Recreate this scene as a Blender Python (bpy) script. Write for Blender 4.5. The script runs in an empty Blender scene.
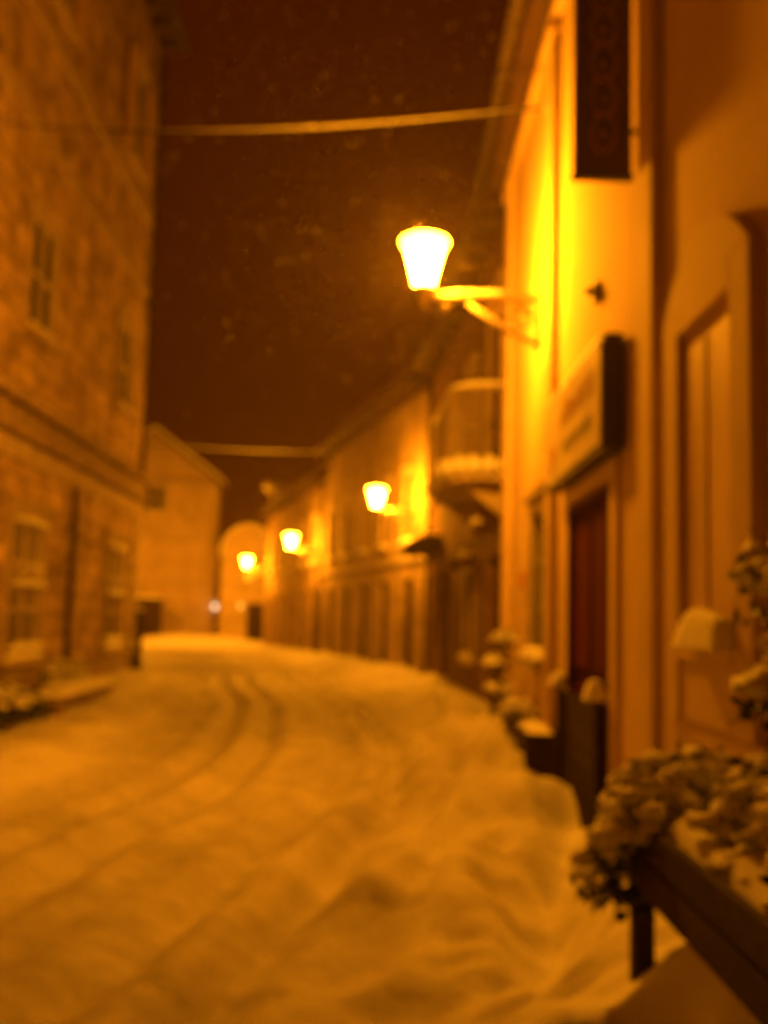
import bpy, math, random
from mathutils import Vector, Matrix, noise
R = math.radians
SC = bpy.context.scene
COL = SC.collection
random.seed(7)

# ------------------------------------------------------------------ helpers
class MB:
    """collects shapes for one mesh object"""
    def __init__(s): s.v = []; s.f = []; s.mi = []; s.m = 0; s.smooth = []; s.sm = False
    def add(s, vs, fs):
        b = len(s.v); s.v += [tuple(v) for v in vs]
        for f in fs: s.f.append([b+i for i in f]); s.mi.append(s.m); s.smooth.append(s.sm)
    def box(s, x0, x1, y0, y1, z0, z1):
        s.add([(x0,y0,z0),(x1,y0,z0),(x1,y1,z0),(x0,y1,z0),(x0,y0,z1),(x1,y0,z1),(x1,y1,z1),(x0,y1,z1)],
              [(0,3,2,1),(4,5,6,7),(0,1,5,4),(1,2,6,5),(2,3,7,6),(3,0,4,7)])
    def tube(s, pts, r, n=8, taper=None):
        pts = [Vector(p) for p in pts]; vs = []; k = len(pts); ref = None
        for i, p in enumerate(pts):
            t = (pts[min(i+1,k-1)] - pts[max(i-1,0)]).normalized()
            a = Vector((0,0,1)) if abs(t.z) < .9 else Vector((1,0,0))
            if ref is not None: a = ref
            u = (a - t*a.dot(t)).normalized(); w = t.cross(u); ref = u
            rr = r if taper is None else r + (taper-r)*i/(k-1)
            for j in range(n):
                q = 2*math.pi*j/n; vs.append(p + (u*math.cos(q) + w*math.sin(q))*rr)
        fs = [(i*n+j, i*n+(j+1)%n, (i+1)*n+(j+1)%n, (i+1)*n+j) for i in range(k-1) for j in range(n)]
        fs += [tuple(range(n-1,-1,-1)), tuple(range((k-1)*n, k*n))]
        old = s.sm; s.sm = True; s.add(vs, fs); s.sm = old
    def lathe(s, prof, c=(0,0,0), n=20):
        vs = []; k = len(prof)
        for r_, z in prof:
            for j in range(n):
                q = 2*math.pi*j/n; vs.append((c[0]+r_*math.cos(q), c[1]+r_*math.sin(q), c[2]+z))
        fs = [(i*n+j, i*n+(j+1)%n, (i+1)*n+(j+1)%n, (i+1)*n+j) for i in range(k-1) for j in range(n)]
        fs += [tuple(range(n-1,-1,-1)), tuple(range((k-1)*n, k*n))]
        old = s.sm; s.sm = True; s.add(vs, fs); s.sm = old
    def ball(s, c, r, sx=1, sy=1, sz=1, seg=10, ring=7, nz=0.0):
        vs = []; c = Vector(c)
        for i in range(ring+1):
            a = math.pi*i/ring
            for j in range(seg):
                b = 2*math.pi*j/seg
                d = Vector((math.sin(a)*math.cos(b), math.sin(a)*math.sin(b), math.cos(a)))
                rr = r*(1 + nz*noise.noise((c + d*r)*(1.4/r) + Vector((3.1,1.7,9.05))))
                vs.append(c + Vector((d.x*sx, d.y*sy, d.z*sz))*rr)
        fs = [(i*seg+j, (i+1)*seg+j, (i+1)*seg+(j+1)%seg, i*seg+(j+1)%seg) for i in range(ring) for j in range(seg)]
        old = s.sm; s.sm = True; s.add(vs, fs); s.sm = old
    def slab(s, x0, x1, y0, y1, z, h, nx=10, ny=6, amp=.3, e=2.5):
        """a pillow of snow on a flat rectangle"""
        vs = []; fs = []
        for i in range(nx+1):
            for j in range(ny+1):
                u = i/nx; v = j/ny
                k = max(0, 1-abs(2*u-1)**(e*2))**.5 * max(0, 1-abs(2*v-1)**e)**.5
                x = x0+(x1-x0)*u; y = y0+(y1-y0)*v
                zz = h*k*(1+amp*noise.noise(Vector((x*2.3, y*4.1, z*3+h))))
                vs.append((x, y, z+zz))
        n0 = len(vs)
        for i in range(nx+1):
            for j in range(ny+1):
                vs.append((x0+(x1-x0)*i/nx, y0+(y1-y0)*j/ny, z-.004))
        q = lambda i,j: i*(ny+1)+j
        for i in range(nx):
            for j in range(ny):
                fs.append((q(i,j),q(i+1,j),q(i+1,j+1),q(i,j+1)))
                fs.append((n0+q(i,j),n0+q(i,j+1),n0+q(i+1,j+1),n0+q(i+1,j)))
        for i in range(nx):
            fs.append((q(i,0),n0+q(i,0),n0+q(i+1,0),q(i+1,0))); fs.append((q(i,ny),q(i+1,ny),n0+q(i+1,ny),n0+q(i,ny)))
        for j in range(ny):
            fs.append((q(0,j),q(0,j+1),n0+q(0,j+1),n0+q(0,j))); fs.append((q(nx,j),n0+q(nx,j),n0+q(nx,j+1),q(nx,j+1)))
        old = s.sm; s.sm = True; s.add(vs, fs); s.sm = old
    def prism(s, poly, y0, y1):
        """polygon in (x,z), pulled from y0 to y1"""
        n = len(poly)
        s.add([(x,y0,z) for x,z in poly]+[(x,y1,z) for x,z in poly],
              [tuple(range(n)), tuple(range(2*n-1,n-1,-1))] + [(i,n+i,n+(i+1)%n,(i+1)%n) for i in range(n)])
    def build(s, name, mat, parent=None, bevel=0):
        me = bpy.data.meshes.new(name); me.from_pydata(s.v, [], s.f)
        mats = mat if isinstance(mat, (list,tuple)) else [mat]
        for m in mats: me.materials.append(m)
        me.polygons.foreach_set('material_index', s.mi); me.polygons.foreach_set('use_smooth', s.smooth)
        me.update()
        o = bpy.data.objects.new(name, me); COL.objects.link(o)
        if parent: o.parent = parent
        if bevel:
            b = o.modifiers.new('bevel','BEVEL'); b.width = bevel; b.segments = 2; b.limit_method = 'ANGLE'
        return o

def tag(o, label=None, cat=None, group=None, kind=None):
    for k, v in (('label',label),('category',cat),('group',group),('kind',kind)):
        if v: o[k] = v
    return o
def thing(name, label, cat, loc, rz=0, group=None):
    o = bpy.data.objects.new(name, None); COL.objects.link(o); o.empty_display_size = .2
    o.location = loc; o.rotation_euler = (0,0,rz)
    return tag(o, label, cat, group)
def kids(o): return [c for c in bpy.data.objects if c.parent == o]
def copy_tree(o, parent=None):
    c = o.copy(); COL.objects.link(c); c.parent = parent
    for ch in kids(o): copy_tree(ch, c)
    return c
def fbm(x, y, z=0, o=3):
    s = 0; a = 1
    for i in range(o):
        s += a*noise.noise(Vector((x,y,z))); x *= 2.03; y *= 2.03; z += 7.7; a *= .5
    return s
def sstep(a, b, x):
    t = min(1, max(0, (x-a)/(b-a))); return t*t*(3-2*t)
def lerp_tab(tab, y):
    if y <= tab[0][0]: return tab[0][1]
    for (a, p), (b, q) in zip(tab, tab[1:]):
        if y <= b:
            t = (y-a)/(b-a); t = t*t*(3-2*t)*.4 + t*.6
            return p+(q-p)*t
    return tab[-1][1]

# ------------------------------------------------------------------ materials
def mat(name, col, rough=.8, var=.25, scale=3.0, bump=.3, bscale=25, dark=None, metal=0, spec=.3, stretch=(1,1,1), detail=6):
    m = bpy.data.materials.new(name); m.use_nodes = True
    nt = m.node_tree; N = nt.nodes; L = nt.links; b = N['Principled BSDF']
    b.inputs['Roughness'].default_value = rough; b.inputs['Metallic'].default_value = metal
    b.inputs['Specular IOR Level'].default_value = spec
    tc = N.new('ShaderNodeTexCoord'); mp = N.new('ShaderNodeMapping'); mp.inputs['Scale'].default_value = stretch
    L.new(tc.outputs['Object'], mp.inputs['Vector'])
    n1 = N.new('ShaderNodeTexNoise'); n1.inputs['Scale'].default_value = scale; n1.inputs['Detail'].default_value = detail
    n1.inputs['Roughness'].default_value = .65
    L.new(mp.outputs['Vector'], n1.inputs['Vector'])
    r = N.new('ShaderNodeValToRGB')
    d = dark or tuple(c*(1-var) for c in col); l = tuple(min(1,c*(1+var*.5)) for c in col)
    r.color_ramp.elements[0].position = .3; r.color_ramp.elements[0].color = (*d,1)
    r.color_ramp.elements[1].position = .68; r.color_ramp.elements[1].color = (*l,1)
    L.new(n1.outputs['Fac'], r.inputs['Fac']); L.new(r.outputs['Color'], b.inputs['Base Color'])
    if bump:
        n2 = N.new('ShaderNodeTexNoise'); n2.inputs['Scale'].default_value = bscale; n2.inputs['Detail'].default_value = 5
        L.new(mp.outputs['Vector'], n2.inputs['Vector'])
        bp = N.new('ShaderNodeBump'); bp.inputs['Strength'].default_value = bump; bp.inputs['Distance'].default_value = .02
        L.new(n2.outputs['Fac'], bp.inputs['Height']); L.new(bp.outputs['Normal'], b.inputs['Normal'])
    return m
def glow(name, col, strength):
    m = bpy.data.materials.new(name); m.use_nodes = True
    nt = m.node_tree; N = nt.nodes; b = N['Principled BSDF']
    # a frosted sheet that glows, faintly uneven
    b.inputs['Base Color'].default_value = (.8,.8,.8,1); b.inputs['Roughness'].default_value = .3
    n1 = N.new('ShaderNodeTexNoise'); n1.inputs['Scale'].default_value = 6
    r = N.new('ShaderNodeValToRGB'); r.color_ramp.elements[0].color = tuple(c*.9 for c in col)+(1,); r.color_ramp.elements[1].color = (*col,1)
    nt.links.new(n1.outputs['Fac'], r.inputs['Fac']); nt.links.new(r.outputs['Color'], b.inputs['Emission Color'])
    b.inputs['Emission Strength'].default_value = strength
    m.cycles.emission_sampling = 'FRONT'
    return m

SOD = (1.0, .295, .0050)
M = {}
M['snow'] = mat('fresh_snow', (.84,.84,.84), .75, .06, 2.2, .55, 14, spec=.2)
M['street_snow'] = mat('trodden_snow', (.53,.52,.50), .7, .35, 1.1, 1.0, 9, spec=.25)
M['stone_wall'] = mat('weathered_render', (.64,.50,.36), .9, .75, 1.7, .6, 12, spec=.15, detail=9)
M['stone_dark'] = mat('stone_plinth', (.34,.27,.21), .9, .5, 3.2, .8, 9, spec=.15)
M['stone_trim'] = mat('stone_trim', (.50,.42,.33), .85, .35, 4, .4, 18, spec=.15)
M['ochre'] = mat('ochre_plaster', (.60,.45,.245), .85, .16, 1.2, .25, 30, spec=.15)
M['ochre_trim'] = mat('ochre_trim', (.60,.46,.27), .8, .14, 2, .2, 30, spec=.2)
M['dun_plaster'] = mat('dun_plaster', (.42,.32,.21), .9, .5, 1.1, .5, 16, spec=.1)
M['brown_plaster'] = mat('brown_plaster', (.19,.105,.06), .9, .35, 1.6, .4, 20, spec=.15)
M['tan_plaster'] = mat('tan_plaster', (.36,.26,.17), .9, .5, 1.4, .4, 20, spec=.15)
M['buff_plaster'] = mat('buff_plaster', (.60,.48,.33), .9, .3, 1.1, .4, 20, spec=.15)
M['rust_wood'] = mat('red_door_paint', (.075,.006,.005), .95, .3, 3, .2, 30, stretch=(1,1,.2), spec=.05)
M['dark_wood'] = mat('dark_planks', (.028,.012,.008), .9, .5, 4, .5, 20, stretch=(.4,1,4), spec=.2)
M['trough_wood'] = mat('trough_planks', (.05,.026,.018), .75, .5, 5, .6, 20, stretch=(.5,5,5), spec=.2)
M['shutter'] = mat('shutter_paint', (.60,.42,.24), .6, .22, 3, .25, 20, stretch=(1,1,.3), spec=.25)
M['frame'] = mat('pale_window_paint', (.56,.50,.40), .6, .2, 5, .2, 30)
M['green_frame'] = mat('green_window_paint', (.16,.20,.12), .6, .25, 5, .2, 30)
def courses(m, bw, bh, dist):
    nt = m.node_tree; N = nt.nodes; L = nt.links; b = N['Principled BSDF']
    tc = N.new('ShaderNodeTexCoord'); sp = N.new('ShaderNodeSeparateXYZ'); cb = N.new('ShaderNodeCombineXYZ')
    L.new(tc.outputs['Object'], sp.inputs[0]); L.new(sp.outputs['X'], cb.inputs['X']); L.new(sp.outputs['Z'], cb.inputs['Y'])
    nz = N.new('ShaderNodeTexNoise'); nz.inputs['Scale'].default_value = 1.6; L.new(tc.outputs['Object'], nz.inputs['Vector'])
    va = N.new('ShaderNodeVectorMath'); va.operation = 'MULTIPLY_ADD'; va.inputs[1].default_value = (.12,.12,0)
    L.new(nz.outputs['Color'], va.inputs[0]); L.new(cb.outputs[0], va.inputs[2])
    br = N.new('ShaderNodeTexBrick'); br.inputs['Scale'].default_value = 1; br.inputs['Brick Width'].default_value = bw; br.inputs['Row Height'].default_value = bh
    br.inputs['Mortar Size'].default_value = .022; br.inputs['Mortar Smooth'].default_value = .4
    br.inputs['Color1'].default_value = (1,1,1,1); br.inputs['Color2'].default_value = (.66,.62,.58,1); br.inputs['Mortar'].default_value = (.42,.38,.34,1)
    L.new(va.outputs[0], br.inputs['Vector'])
    src = b.inputs['Base Color'].links[0].from_socket
    mx = N.new('ShaderNodeMix'); mx.data_type = 'RGBA'; mx.blend_type = 'MULTIPLY'; mx.inputs['Factor'].default_value = .75
    L.new(src, mx.inputs['A']); L.new(br.outputs['Color'], mx.inputs['B']); L.new(mx.outputs['Result'], b.inputs['Base Color'])
    bp = N.new('ShaderNodeBump'); bp.inputs['Strength'].default_value = .8; bp.inputs['Distance'].default_value = dist; bp.invert = True
    L.new(br.outputs['Fac'], bp.inputs['Height'])
    old = b.inputs['Normal'].links[0].from_socket; L.new(old, bp.inputs['Normal']); L.new(bp.outputs['Normal'], b.inputs['Normal'])
courses(M['stone_wall'], .62, .30, .03)
M['glass'] = mat('dark_window_glass', (.018,.015,.014), .2, .4, 2, 0, spec=.5)
M['iron'] = mat('wrought_iron', (.05,.045,.04), .5, .4, 12, .3, 40, metal=.6, spec=.4)
M['lamp_iron'] = mat('painted_lamp_iron', (.58,.50,.38), .4, .3, 12, .2, 40, metal=.3, spec=.5)
M['zinc'] = mat('old_zinc', (.07,.05,.04), .8, .35, 6, .2, 30, metal=.0)
M['rail_paint'] = mat('rail_paint', (.34,.28,.2), .5, .3, 12, .2, 40, spec=.4)
M['zinc_pale'] = mat('pale_painted_zinc', (.62,.5,.34), .35, .2, 6, .2, 30, metal=.1, spec=.5)
M['sign_face'] = mat('sign_face_paint', (.52,.44,.30), .6, .25, 3, .15, 20)
M['sign_red'] = mat('sign_red_paint', (.40,.20,.10), .6, .25, 8, .1, 20)
M['sign_green'] = mat('sign_green_paint', (.34,.32,.19), .6, .25, 8, .1, 20)
M['sign_box'] = mat('sign_box_metal', (.035,.025,.02), .5, .4, 5, .2, 30)
M['banner'] = mat('banner_cloth', (.10,.045,.03), .8, .3, 6, .4, 40)
M['banner_mark'] = mat('banner_scroll_paint', (.42,.20,.10), .8, .3, 9, .2, 40)
M['leaf'] = mat('evergreen_leaf', (.035,.06,.03), .6, .5, 14, .3, 40)
M['bark'] = mat('bark', (.09,.06,.04), .9, .4, 12, .8, 25)
M['soil'] = mat('dark_soil', (.05,.035,.025), .95, .4, 12, .8, 25)
M['cable'] = mat('rubber_cable', (.04,.04,.04), .6, .3, 12, 0)
M['tile'] = mat('roof_tile', (.09,.045,.03), .85, .4, 5, .6, 14)
M['eave'] = mat('eave_boards', (.07,.04,.028), .8, .45, 3, .4, 20, stretch=(.5,6,1))
M['lamp_glow'] = glow('sodium_lamp_glass', SOD, 900)
M['cap_glow'] = glow('sodium_lamp_opal_cap', SOD, 270)
M['white_glow'] = glow('white_lamp_glass', (1,.72,.38), 2.2)
M['warm_glow'] = glow('warm_lamp_glass', (1,.5,.06), 1.6)

# ------------------------------------------------------------------ ground
TRACK = [(-3,-1.9),(2,-1.1),(6,-.45),(9,-.02),(11,.02),(16,-.45),(24,-2.0),(34,-4.5),(45,-7.4),(60,-12)]
RB = [(-3,.42),(4,.40),(8,.55),(12,.72),(18,.65),(23,.2),(34,-2.9),(46,-6.3),(50,-7),(60,-8)]     # foot of the right bank
RW = [(-3,1.3),(11.5,1.3),(18,1.2),(22.6,.85),(34.2,-2.3),(47.8,-5.95),(60,-9)]                  # right house fronts
LW = [(-3,-4.4),(12,-4.9),(20.5,-5.2),(22,-6.5),(34,-11),(60,-19)]
def gauss(d, w): return math.exp(-(d/w)**2)
def ground_h(x, y):
    t = lerp_tab(TRACK, y); z = 0
    near = 1 - sstep(30, 60, y)
    w1 = 1+.25*noise.noise(Vector((y*.7,3,0)))
    for off, dep, w in ((.12,.075,.12),(-1.38,.065,.13),(-.42,.045,.11),(-1.95,.05,.12)):
        d = x-t-off+.05*noise.noise(Vector((y*.5,off*5,0)))
        z -= dep*gauss(d, w)*w1*near
        z += .6*dep*(gauss(d-.26, .13)+gauss(d+.26,.13))*near
    z += .03*gauss(x-t+.75,.35)*near
    # right bank along the fronts
    rb = lerp_tab(RB, y); rw = lerp_tab(RW, y); k = sstep(rb-.25, rw, x)
    hb = .62 if y < 4 else .62-.2*(y-4) if y < 5 else (.42 if y < 12 else .35)
    z += hb*k*near + .11*gauss(x-rb+.02,.20)*near*(.8+.9*noise.noise(Vector((y*.9,1,0))))
    # path worn along the fronts to the door, ploughed ridge and heaps next to it
    for (xa,ya,xb,yb,dep,w) in ((.66,4.0,1.15,6.6,-.26,.20),(-.05,5.4,.75,8.2,.17,.17),(.35,8.6,.15,13,.14,.22),(.1,4.2,.45,6.0,.10,.16)):
        ax, ay = xb-xa, yb-ya; q = min(1,max(0,((x-xa)*ax+(y-ya)*ay)/(ax*ax+ay*ay)))
        z += dep*gauss(math.hypot(x-xa-q*ax, y-ya-q*ay), w)
    for (hx,hy,hh,sx,sy) in HEAPS:
        if abs(x-hx) < 3*sx and abs(y-hy) < 3*sy: z += hh*math.exp(-((x-hx)/sx)**2-((y-hy)/sy)**2)
    # left bank
    lw = lerp_tab(LW, y); k2 = 1-sstep(lw+.1, lw+1.7, x)
    z += (.04+.36*sstep(12,19,y))*k2*near + .09*gauss(x-lw-1.35,.3)*near*(.7+1.1*noise.noise(Vector((y*.8,9,0))))
    # lumps and footprints
    soft = max(sstep(rb-.5, rb+.2, x), k2)*near
    z += (.030+.065*soft)*fbm(x*2.1, y*1.3, 2) + (.020+.022*soft)*fbm(x*5.5, y*4.0, 5)*near
    for (fx, fy) in FEET:
        if abs(fx-x) < .4 and abs(fy-y) < .4:
            z -= .11*gauss(math.hypot((x-fx)*1.4, y-fy), .13)
    return z
HEAPS = [(-10.6,49.8,.46,2.4,1.4),(-7.8,49.6,.32,1.5,1.2),(.62,2.95,.10,.2,.25),(.34,2.75,.24,.26,.50),(.66,3.9,.10,.2,.3),(1.0,2.5,.34,.28,.62),(.84,7.9,.40,.26,.55),(.93,9.1,.34,.24,.6),(.84,6.9,.22,.22,.35),(1.22,5.55,.24,.12,.30),(.62,9.9,.22,.28,.5),(.62,11.4,.28,.3,.6),(.85,12.9,.24,.25,.5),  # the far-end heaps are added to catch lamplight as a bright band
    (.5,14.5,.18,.3,.9),(.55,17,.16,.3,.8),(.1,20,.18,.35,1.0),(-.4,24,.2,.4,1.2),(-1.6,28,.2,.4,1.4),(-3.5,14.2,.12,.3,.6),(-3.7,12.2,.14,.35,.5),(-3.4,17,.14,.4,.9),(-3.6,10,.12,.4,.6)]
FEET = [(.50+.13*(-1)**i+.1*math.sin(i*1.3)+.03*i, 3.6+.36*i) for i in range(16)] + [(-.2+.5*random.random()-.05*i, 8.5+.5*i) for i in range(10)] + [(-3.6+.15*(-1)**i, 6+.6*i) for i in range(20)]
def steps(segs):
    out = []
    for a, b, d in segs:
        n = max(1, round((b-a)/d)); out += [a+(b-a)*i/n for i in range(n)]
    return out + [segs[-1][1]]
xs = steps([(-150,-20,26),(-20,-6,.5),(-6,-3,.1),(-3,2,.05),(2,6,.5),(6,20,3.5),(20,150,26)])
ys = steps([(-120,-4,14),(-4,1.4,.4),(1.4,7,.05),(7,14,.08),(14,26,.16),(26,64,.5),(64,190,21)])
g = MB(); g.sm = True
vs = [(x, y, ground_h(x, y) if -4 <= y <= 64 and -20 <= x <= 6 else 0) for x in xs for y in ys]
ny = len(ys)
g.add(vs, [(i*ny+j, (i+1)*ny+j, (i+1)*ny+j+1, i*ny+j+1) for i in range(len(xs)-1) for j in range(ny-1)])
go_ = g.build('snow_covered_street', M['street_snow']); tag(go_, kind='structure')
at_ = go_.data.attributes.new('tread_and_light_pool','FLOAT','POINT')
def tread_and_pool(x, y):
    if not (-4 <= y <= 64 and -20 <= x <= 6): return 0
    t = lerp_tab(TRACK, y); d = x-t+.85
    k = (1-sstep(1.3, 2.6, abs(d)+.35*noise.noise(Vector((x*1.5,y*.6,4)))))*(1-sstep(39,43,y))  # drops at the far end, where paler snow paints a pool of light
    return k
at_.data.foreach_set('value', [tread_and_pool(v[0],v[1]) for v in vs])
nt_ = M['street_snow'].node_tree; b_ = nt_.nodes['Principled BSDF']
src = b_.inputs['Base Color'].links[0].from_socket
an = nt_.nodes.new('ShaderNodeAttribute'); an.attribute_name = 'tread_and_light_pool'
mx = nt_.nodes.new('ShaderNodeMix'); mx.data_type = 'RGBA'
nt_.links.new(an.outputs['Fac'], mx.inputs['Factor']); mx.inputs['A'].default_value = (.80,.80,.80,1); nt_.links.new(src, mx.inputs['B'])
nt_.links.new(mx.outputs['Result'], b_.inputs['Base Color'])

# ------------------------------------------------------------------ house kit  (local x along the front, y towards the street, z up)
def facade(mb, L, H, holes, depth=7, rev=.16):
    X = sorted({0, L, *[h[0] for h in holes], *[h[1] for h in holes]}); Z = sorted({-.6, H, *[h[2] for h in holes], *[h[3] for h in holes]})
    for a, b in zip(X, X[1:]):
        for c, d in zip(Z, Z[1:]):
            cx, cz = (a+b)/2, (c+d)/2
            if any(h[0] < cx < h[1] and h[2] < cz < h[3] for h in holes): continue
            mb.add([(a,0,c),(a,0,d),(b,0,d),(b,0,c)], [(0,1,2,3)])
    for a, b, c, d in holes:
        mb.add([(a,0,c),(b,0,c),(b,0,d),(a,0,d),(a,-rev,c),(b,-rev,c),(b,-rev,d),(a,-rev,d)],
               [(0,1,5,4),(1,2,6,5),(2,3,7,6),(3,0,4,7)])
        mb.add([(a,-rev-.3,c),(a,-rev-.3,d),(b,-rev-.3,d),(b,-rev-.3,c)], [(0,1,2,3)])   # dark room wall behind
    mb.add([(0,0,-.6),(0,0,H),(0,-depth,H),(0,-depth,-.6)], [(0,1,2,3)])
    mb.add([(L,0,-.6),(L,0,H),(L,-depth,H),(L,-depth,-.6)], [(3,2,1,0)])
    mb.add([(0,-depth,-.6),(0,-depth,H),(L,-depth,H),(L,-depth,-.6)], [(0,1,2,3)])
def window(parent, a, b, c, d, frame='frame', rev=.16, sill=True, snow=True, grille=False, bars=(1,1), pane='glass', surround=True):
    f = MB(); w = .07; y0, y1 = -rev+.002, -rev+.06
    e = .003
    f.box(a+e,a+w,y0,y1,c+e,d-e); f.box(b-w,b-e,y0,y1,c+e,d-e); f.box(a+w,b-w,y0,y1,c+e,c+w); f.box(a+w,b-w,y0,y1,d-w,d-e)
    for i in range(bars[0]):
        x = a+(b-a)*(i+1)/(bars[0]+1); f.box(x-.045,x+.045,y0,y1+.004,c+w,d-w)
    for i in range(bars[1]):
        z = c+(d-c)*(i+1)/(bars[1]+1); f.box(a+w,b-w,y0+.002,y1-.004,z-.03,z+.03)
    o = f.build('window', M[frame], parent)
    p = MB(); p.box(a+.03,b-.03,y0+.012,y0+.022,c+.03,d-.03); p.build('pane', M[pane], o)
    if surround:
        t = MB(); k = .13
        t.box(a-k,a-e,.001,.05,c-.0,d+k); t.box(b+e,b+k,.001,.05,c-.0,d+k); t.box(a-e,b+e,.001,.05,d+e,d+k)
        t.box(a-k-.05,b+k+.05,.001,.10,d+k+.002,d+k+.07)
        t.build('surround', M['stone_trim'], o)
    if sill:
        s = MB(); s.box(a-.16,b+.16,-.1,.14,c-.10,c-.002); s.build('sill', M['stone_trim'], o)
        if snow:
            q = MB(); q.slab(a-.14,b+.14,.0,.135,c-.001,.09); q.build('snow_cap', M['snow'], o)
    if grille:
        q = MB(); n = max(4, round((b-a)/.16))
        for i in range(n+1):
            x = a+(b-a)*i/n; q.tube([(x,.09,c+.02),(x,.09,d-.02)], .012, 6)
        for i in range(4):
            z = c+.1+(d-c-.2)*i/3; q.tube([(a-.06,.09,z),(b+.06,.09,z)], .017, 6)
        go = q.build('grille', M['lamp_iron'], o)
        for z in (c+.1, c+.1+(d-c-.2)/2, d-.1):
            q = MB(); q.slab(a-.08,b+.08,.03,.16,z+.015,.10,14,4,amp=.6); q.build('snow_cap', M['snow'], o)
    return o
def door(parent, a, b, c, d, m='dark_wood', rev=.16, handle=True):
    f = MB(); y0 = -rev+.002
    f.box(a+.003,b-.003,y0,y0+.05,c,d-.003)
    n = 2
    for i in range(n):
        x0 = a+.1+(b-a-.1)*i/n; x1 = a+(b-a-.1)*(i+1)/n
        for z0, z1 in ((c+.15,c+(d-c)*.42),(c+(d-c)*.48,d-.15)): f.box(x0,x1,y0+.051,y0+.075,z0,z1)
    o = f.build('door', M[m], parent, bevel=.008)
    if handle:
        h = MB(); h.tube([(a+.12,y0+.05,c+1.0),(a+.12,y0+.12,c+1.0),(a+.22,y0+.12,c+1.0)], .012, 6); h.build('handle', M['iron'], o)
    return o
def roof(parent, L, H, depth, over=.45, pitch=42, chim=(), tile='tile', snow_h=.22, rafters=True):
    k = math.tan(R(pitch)); rz = H + depth/2*k; ez = H - over*k*.3
    r = MB(); x0, x1 = -.02, L+.02
    # slopes as slabs
    th = .14
    for s in (1,-1):
        ye = over if s == 1 else -depth-over
        P = [(ye,ez),(-depth/2,rz),(-depth/2,rz+th),(ye,ez+th)]
        r.add([(x0,y,z) for y,z in P]+[(x1,y,z) for y,z in P], [(0,1,2,3),(7,6,5,4),(0,4,5,1),(1,5,6,2),(2,6,7,3),(3,7,4,0)])
    r.add([(.0,.0,H),(.0,-depth,H),(.0,-depth/2,rz)], [(0,1,2)]); r.add([(L,.0,H),(L,-depth,H),(L,-depth/2,rz)], [(2,1,0)])
    ro = r.build('roof', M[tile], parent)
    s = MB(); s.sm = True
    n = max(6, int(L*2.2)); mm = 8; vs = []; fs = []
    for sd in (1,-1):
        b0 = len(vs)
        for i in range(n+1):
            for j in range(mm+1):
                x = x0-.03+(x1-x0+.06)*i/n; v = j/mm
                ye = over+.05 if sd == 1 else -depth-over-.05
                y = ye+(-depth/2-ye)*v; z = ez+th+(rz-ez)*v + snow_h*min(1,.25+v*6)*(1+.35*fbm(x*.9,y*.9,L)) * (1 if 0 < i < n else .3)
                if j == 0: z = ez+th-.03-.05*abs(noise.noise(Vector((x*1.7,H,0))))
                vs.append((x,y,z))
        fs += [(b0+i*(mm+1)+j, b0+(i+1)*(mm+1)+j, b0+(i+1)*(mm+1)+j+1, b0+i*(mm+1)+j+1) for i in range(n) for j in range(mm)]
    s.add(vs, fs); s.build('snow_layer', M['snow'], ro)
    e = MB(); e.box(x0+.01,x1-.01,.02,over-.03,ez-.10+.02,ez-.02); 
    for i in range(int(L/.8) if rafters else 0): e.box(.3+i*.8,.42+i*.8,.022,over-.06,ez-.20,ez-.082)
    e.build('soffit', M['eave'], parent)
    gt = MB(); gt.tube([(x0,over+.06,ez+.02),(x1,over+.06,ez+.02)], .07, 8); gt.build('gutter', M['zinc'], parent)
    for cx, cy, cw, ch in chim:
        zb = H + (depth/2-abs(cy+depth/2))*k
        c = MB(); c.box(cx-cw/2,cx+cw/2,cy-cw/2,cy+cw/2,zb-.5,zb+ch); c.box(cx-cw/2-.07,cx+cw/2+.07,cy-cw/2-.07,cy+cw/2+.07,zb+ch+.001,zb+ch+.12)
        co = c.build('chimney', M['stone_trim'], ro)
    return ro
def downpipe(parent, x, z0, z1, y=.09, m='zinc', r=.05, kick=True):
    p = MB(); pts = [(x,y,z1),(x,y,z0+.25)]
    pts += [(x,y+.03,z0+.12),(x,y+.12,z0)] if kick else [(x,y,z0)]
    p.tube(pts, r, 8)
    for i in range(int((z1-z0)/1.6)+1): p.box(x-.07,x+.07,.001,y,z0+.4+i*1.6,z0+.44+i*1.6)
    return p.build('downpipe', M[m], parent)

# ------------------------------------------------------------------ left: three-storey stone house
LH = thing('stone_house', 'tall weathered three-storey stone house with barred ground floor windows, filling the left side', 'house', (-5.205,20.5,0), R(-88))
Lw, Hh = 26.0, 13.6
bays = [1.95, 6.9, 11.9, 16.9, 21.9]
holes = []
for i, b in enumerate(bays):
    holes += [(b-.62,b+.62,.86,2.72),(b-.52,b+.52,5.25,6.85),(b-.52,b+.52,10.05,11.9)]
w = MB(); facade(w, Lw, Hh, holes, 9, rev=.045); w.build('wall', M['stone_wall'], LH)
for i, b in enumerate(bays):
    window(LH, b-.62,b+.62,.86,2.72, rev=.045, grille=True, bars=(1,2))
    window(LH, b-.52,b+.52,5.25,6.85, rev=.045, bars=(1,1), snow=True)
    window(LH, b-.52,b+.52,10.05,11.9, rev=.045, bars=(1,1), snow=True)
t = MB(); t.box(-.0,Lw,.001,.05,3.42,3.70); t.build('frieze', M['stone_trim'], LH)
t = MB(); t.box(-.06,Lw,.001,.24,4.10,4.20); t.box(-.03,Lw,.001,.09,3.84,4.098); t.box(-.05,Lw,.001,.18,3.72,3.838); c_ = t.build('cornice', M['stone_dark'], LH)  # cornice in darker stone: shade of its undersides put into the colour
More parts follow.
